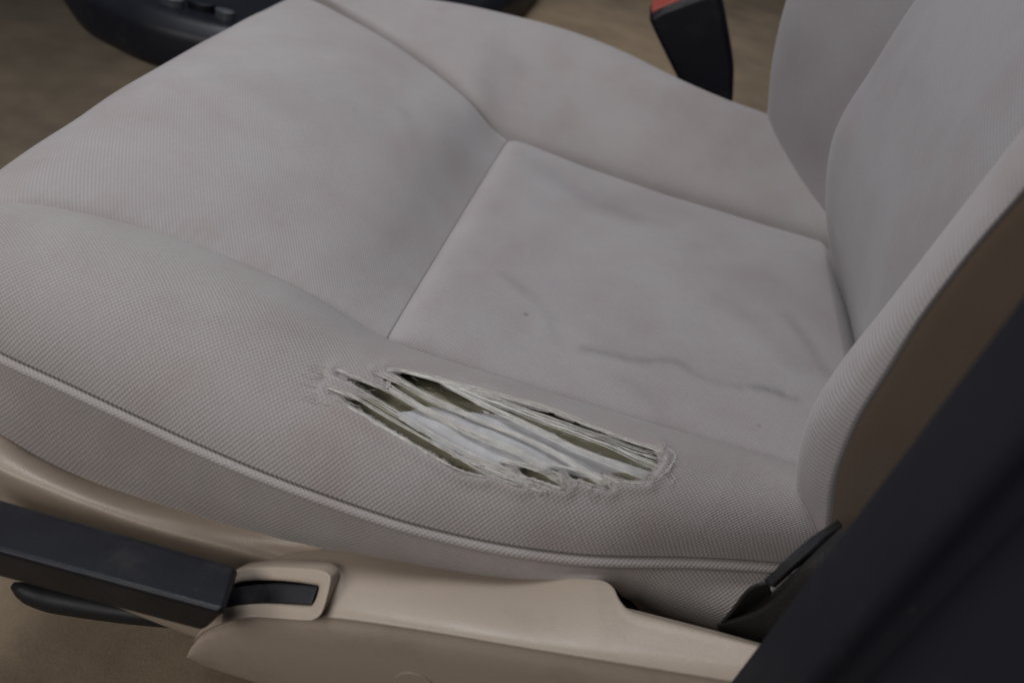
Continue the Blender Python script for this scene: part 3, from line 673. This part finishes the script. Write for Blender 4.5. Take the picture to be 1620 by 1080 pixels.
G2 = strip([et + [0, 0.025, -0.03], et + [0, 0.003, -0.004], et, mx(.3, [0, 0, 0]), mx(.6, [0, 0, 0]), mx(.84, [0, 0, 0]), mx(.95, [0, 0.0002, -0.0012]), r2 + [0, 0.0016, -0.0030], sd(.10, [0, -0.0008, -0.001]), sd(.22, [0, -0.0022, 0]), sd(.45, [0, -0.0032, 0]), sd(.75, [0, -0.0026, 0]), sd(1, [0, 0, 0]), b2 + [0, 0.006, 0.0005], b2 + [0, 0.03, 0.004]], 140, 280)
# body of the pod below the nose line (out of frame, closes the shape)
parts = []
for G_ in (G1, G2):
    r_, c_ = G_.shape[:2]; ix = np.arange(r_ * c_).reshape(r_, c_)
    parts.append((G_.reshape(-1, 3), [tuple(q) for q in np.stack([ix[:-1, :-1], ix[:-1, 1:], ix[1:, 1:], ix[1:, :-1]], -1).reshape(-1, 4).tolist()]))
V_, F_ = join_data(parts); trim = on_seat(mesh_obj('side_trim', V_, F_, M_tan)); trim['label'] = 'tan plastic trim along the seat base'
def on_trim(o): o.parent = trim; return o

# screw cover at the bottom, nearly flush
TB_ = BVHTree.FromPolygons([Vector(p) for p in V_], F_); hc = TB_.ray_cast(Vector(CW), Vector(ray(657, 1084)).normalized())
cc = np.array(hc[0]); nn = np.array(hc[1]); nn = nn if nn[1] < 0 else -nn
ax_ = np.cross(nn, [0, 0, 1.0]); ax_ /= np.linalg.norm(ax_); ay_ = np.cross(nn, ax_); ang = np.linspace(0, 2 * np.pi, 40, endpoint=False)
ring = 0.0092 * (np.cos(ang)[:, None] * ax_ + np.sin(ang)[:, None] * ay_)
on_trim(prism('screw_cover', cc + ring + nn * 0.0005, cc + ring - nn * 0.006, M_tan, None, 0.0003, 2))

# bezel round the recliner slot
def bez(lst, y0, y1):   # y varies with image height so that the frame leans like the trim
    return np.array([Py(px, py, y0 + (y1 - y0) * (py - 900) / 78.0) for px, py in lst])
BO = [(362, 908), (383, 900), (430, 896), (480, 898), (508, 901), (521, 908), (524, 918), (518, 945), (510, 968), (500, 977), (486, 980), (440, 977), (400, 975), (370, 980), (352, 985)]
BI = [(366, 926), (385, 919), (430, 917), (470, 920), (498, 924), (504, 926), (505, 930), (501, 945), (496, 955), (492, 959), (486, 960), (440, 957), (410, 956), (372, 959), (356, 962)]
bo = bez(BO, -0.1335, -0.1520); bi = bez(BI, -0.1335, -0.1520); cm = bo.mean(0)
outn = np.array([0.0, -0.80, 0.60])
rails = [bo - outn * 0.012, bo - outn * 0.0015, bo + outn * 0.0008, bo * 0.8 + bi * 0.2 + outn * 0.0012, bo * 0.35 + bi * 0.65 + outn * 0.0012, bi + outn * 0.0002, bi - outn * 0.002, bi - outn * 0.010]
on_trim(grid_mesh(strip(rails, 60, 140), 'lever_bezel', M_tan))
SL = [(340, 925), (385, 915), (512, 920), (500, 966), (330, 968)]
s0 = bez(SL, -0.1335, -0.1520)
on_trim(prism('slot_well', s0 - outn * 0.0040, s0 - outn * 0.018, M_black2, None, 0.0))
BLD = [(340, 934), (372, 930), (400, 925), (440, 922.5), (503, 926), (491, 958), (440, 955), (400, 957), (372, 966), (340, 975)]
b0 = bez(BLD, -0.1335, -0.1520)
on_seat(prism('lever_blade', b0 - outn * 0.0012, b0 - outn * 0.0060, M_blade, None, 0.0008, 2))

# --- black adjusting lever (long handle)
TB = [(-90, 763), (378, 897)]; TF = [(-90, 848), (358, 969)]; BF = [(-90, 890), (303, 1002)]
a0, a1 = [Py(px, py, -0.143) for px, py in TB]; f0, f1 = [Py(px, py, -0.170) for px, py in TF]; g0, g1 = [Py(px, py, -0.166) for px, py in BF]
g1 = Py(322, 1000, -0.166)
k0 = g0 + [0, 0.030, 0.004]; k1 = g1 + [0, 0.030, 0.004]
handle = on_seat(prism('lever_handle', [a0, f0, g0, k0], [a1, f1, g1, k1], M_black, None, 0.0030, 4))
handle['label'] = 'black plastic adjusting handle'
# dark release bar below it
pb = curve([Py(*p, -0.104) for p in [(20, 925), (60, 942), (130, 957), (220, 972), (330, 985)]], 24)
V_, F_ = tube_data(pb, np.interp(np.linspace(0, 1, 24), [0, .06, .2, .8, 1], [0.002, 0.0060, 0.0075, 0.0050, 0.004]), 12)
on_seat(mesh_obj('release_bar', V_, F_, M_black2))

# --- seat belt anchor strap tucked beside the cushion
strap = empty('belt_anchor', 'black seat belt sleeve tucked between seat cushion and pillar', 'seat belt', tuple(Py(1215, 930, -0.10)))
def on_strap(o): o.parent = strap; o.matrix_parent_inverse = Matrix.Translation(-Vector(strap.location)); return o
def ribbon(pa, pb_, n=40, thick=0.0012):
    A_ = curve(pa, n); B_ = curve(pb_, n); G_ = np.stack([A_, A_ * 0.66 + B_ * 0.34, A_ * 0.33 + B_ * 0.67, B_]); return cr(G_, np.linspace(0, 1, 16))
up1 = [Py(*p) for p in [(1322, 828, -.070), (1295, 848, -.090), (1250, 884, -.100), (1213, 918, -.104)]]
lo1 = [Py(*p) for p in [(1330, 836, -.074), (1304, 856, -.094), (1261, 893, -.103), (1222, 928, -.107)]]
def solid(G_, name, mat, t=0.0012):
    o = grid_mesh(G_, name, mat); md = o.modifiers.new('s', 'SOLIDIFY'); md.thickness = t; md.offset = 0; return o
on_strap(solid(ribbon(up1, lo1), 'stalk', M_black2, 0.004))
lipA = [Py(*p) for p in [(1216, 920, -.106), (1196, 925, -.106), (1180, 936, -.106), (1160, 962, -.106), (1142, 984, -.106)]]
lipB = [Py(*p) for p in [(1222, 940, -.100), (1205, 952, -.098), (1190, 962, -.098), (1165, 978, -.098), (1142, 988, -.098)]]
lipC = [Py(*p) for p in [(1330, 838, -.098), (1275, 893, -.106), (1235, 940, -.108), (1195, 968, -.108), (1134, 988, -.105)]]
lipD = [Py(*p) for p in [(1370, 850, -.112), (1345, 930, -.116), (1290, 1000, -.114), (1210, 1032, -.108), (1148, 1016, -.100)]]
on_strap(solid(ribbon(lipA, lipB), 'sleeve_lip', M_strap)); on_strap(solid(ribbon(lipC, lipD), 'sleeve_side', M_strap)); on_strap(solid(ribbon(lipB, lipC), 'sleeve_fold', M_strap))

# --- door pillar, close to the lens
E = [(1625, 452), (1560, 540), (1400, 752), (1290, 898), (1178, 1046)]
e_top = Py(1620, 462, -0.150); e_bot = Py(1182, 1040, -0.150); dirn = (e_top - e_bot); 
pa_t = e_bot + dirn * 1.9; pa_b = e_bot - dirn * 1.6
def off_(d): return np.array(d)
prof = [(0.10, 0.012), (0.03, 0.004), (0.004, 0.0), (0.0, -0.004), (-0.001, -0.030), (0.0005, -0.036), (0.006, -0.037), (0.009, -0.040), (0.010, -0.046), (0.012, -0.10), (0.05, -0.14), (0.14, -0.14)]
pr = np.array([(x, y, 0) for x, y in prof]); pr = cr(pr, np.linspace(0, 1, 90))
tt = np.linspace(0, 1, 60)[None, :, None]
Gp = pr[:, None, :] + (pa_b[None, None] * (1 - tt) + pa_t[None, None] * tt)
pil = grid_mesh(Gp, 'door_pillar', M_pillar); pil['label'] = 'blurred black door pillar trim close to the camera'; pil['category'] = 'pillar'

# --- belt buckle beside the far bolster
bk = empty('belt_buckle', 'black seat belt buckle with red release button behind the seat bolster', 'belt buckle', tuple(Py(1120, 150, 0.47)))
def on_bk(o): o.parent = bk; o.matrix_parent_inverse = Matrix.Translation(-Vector(bk.location)); return o
fr_ = np.array([Py(px, py, 0.475) for px, py in [(1024, 30), (1046, 16), (1138, -18), (1150, 40), (1162, 110), (1160, 165), (1150, 200), (1100, 200), (1078, 140), (1050, 85)]])
tip = (fr_[0] + fr_[2]) / 2; axis_b = tip - fr_[6:8].mean(0); axis_b /= np.linalg.norm(axis_b)
bk_ = fr_ + np.array([-0.004, 0.030, 0.006])
on_bk(prism('body', fr_, bk_, M_black, None, 0.006, 5))
q = [fr_[0] * 0.86 + bk_[0] * 0.14, fr_[2] * 0.86 + bk_[2] * 0.14, fr_[2] * 0.2 + bk_[2] * 0.8, fr_[0] * 0.2 + bk_[0] * 0.8]
q = np.array([q[0] * 0.93 + q[1] * 0.07, q[1] * 0.93 + q[0] * 0.07, q[2] * 0.93 + q[3] * 0.07, q[3] * 0.93 + q[2] * 0.07])
on_bk(prism('release_button', q + axis_b * 0.0038, q - axis_b * 0.006, M_red, None, 0.001, 2))

# --- centre console end with switches, behind the front of the seat
con = empty('centre_console', 'blurred black rounded console end with small switches behind the seat', 'console', tuple(Pz(420, 40, -0.2)))
def on_con(o): o.parent = con; o.matrix_parent_inverse = Matrix.Translation(-Vector(con.location)); return o
zc = -0.02
OUT = [(95, -45), (130, 0), (180, 28), (225, 48), (285, 66), (360, 82), (460, 92), (560, 88), (660, 72), (760, 44), (800, 18), (835, -8), (850, -45), (780, -75), (470, -85), (190, -75)]
o_ = np.array([Pz(px, py, zc) for px, py in OUT])
lowr = o_ * 1.0; lowr[:, 2] -= 0.035; ctr = o_.mean(0); lowr[:, :2] = ctr[:2] + (lowr[:, :2] - ctr[:2]) * 0.86
ins_ = ctr + (o_ - ctr) * 0.86; ins_[:, 2] = zc + 0.022
rails = np.array([lowr, o_ - [0, 0, 0.03], o_, ctr + (o_ - ctr) * 0.965 + [0, 0, 0.012], ctr + (o_ - ctr) * 0.90 + [0, 0, 0.018], ctr + (o_ - ctr) * 0.80 + [0, 0, 0.010], ctr + (o_ - ctr) * 0.4 + [0, 0, 0.008], ctr + (o_ - ctr) * 0.01 + [0, 0, 0.008]])
rails = np.concatenate([rails, rails[:, :1]], 1)
on_con(grid_mesh(strip(rails, 80, 150), 'console_tray', M_black))
pt_ = ctr + (o_ - ctr) * 0.50 - [0, 0, 0.03]; pb2 = pt_ - [0, 0, 0.28]
on_con(prism('pedestal', pt_, pb2, M_carp, None, 0.01))
for px, py, r_ in ((272, -3, 0.009), (356, 18, 0.007), (318, 4, 0.0101)):
    c_ = Pz(px, py, zc + 0.016); an = np.linspace(0, 2 * np.pi, 24, endpoint=False)
    t_ = c_ + np.stack([r_ * 1.4 * np.cos(an), r_ * 0.8 * np.sin(an), 0 * an + 0.001], 1); b__ = t_ - [0, 0, 0.02]
    on_con(prism('switch', t_, b__, M_chrome if r_ != 0.0101 else M_black, None, 0.003, 3))
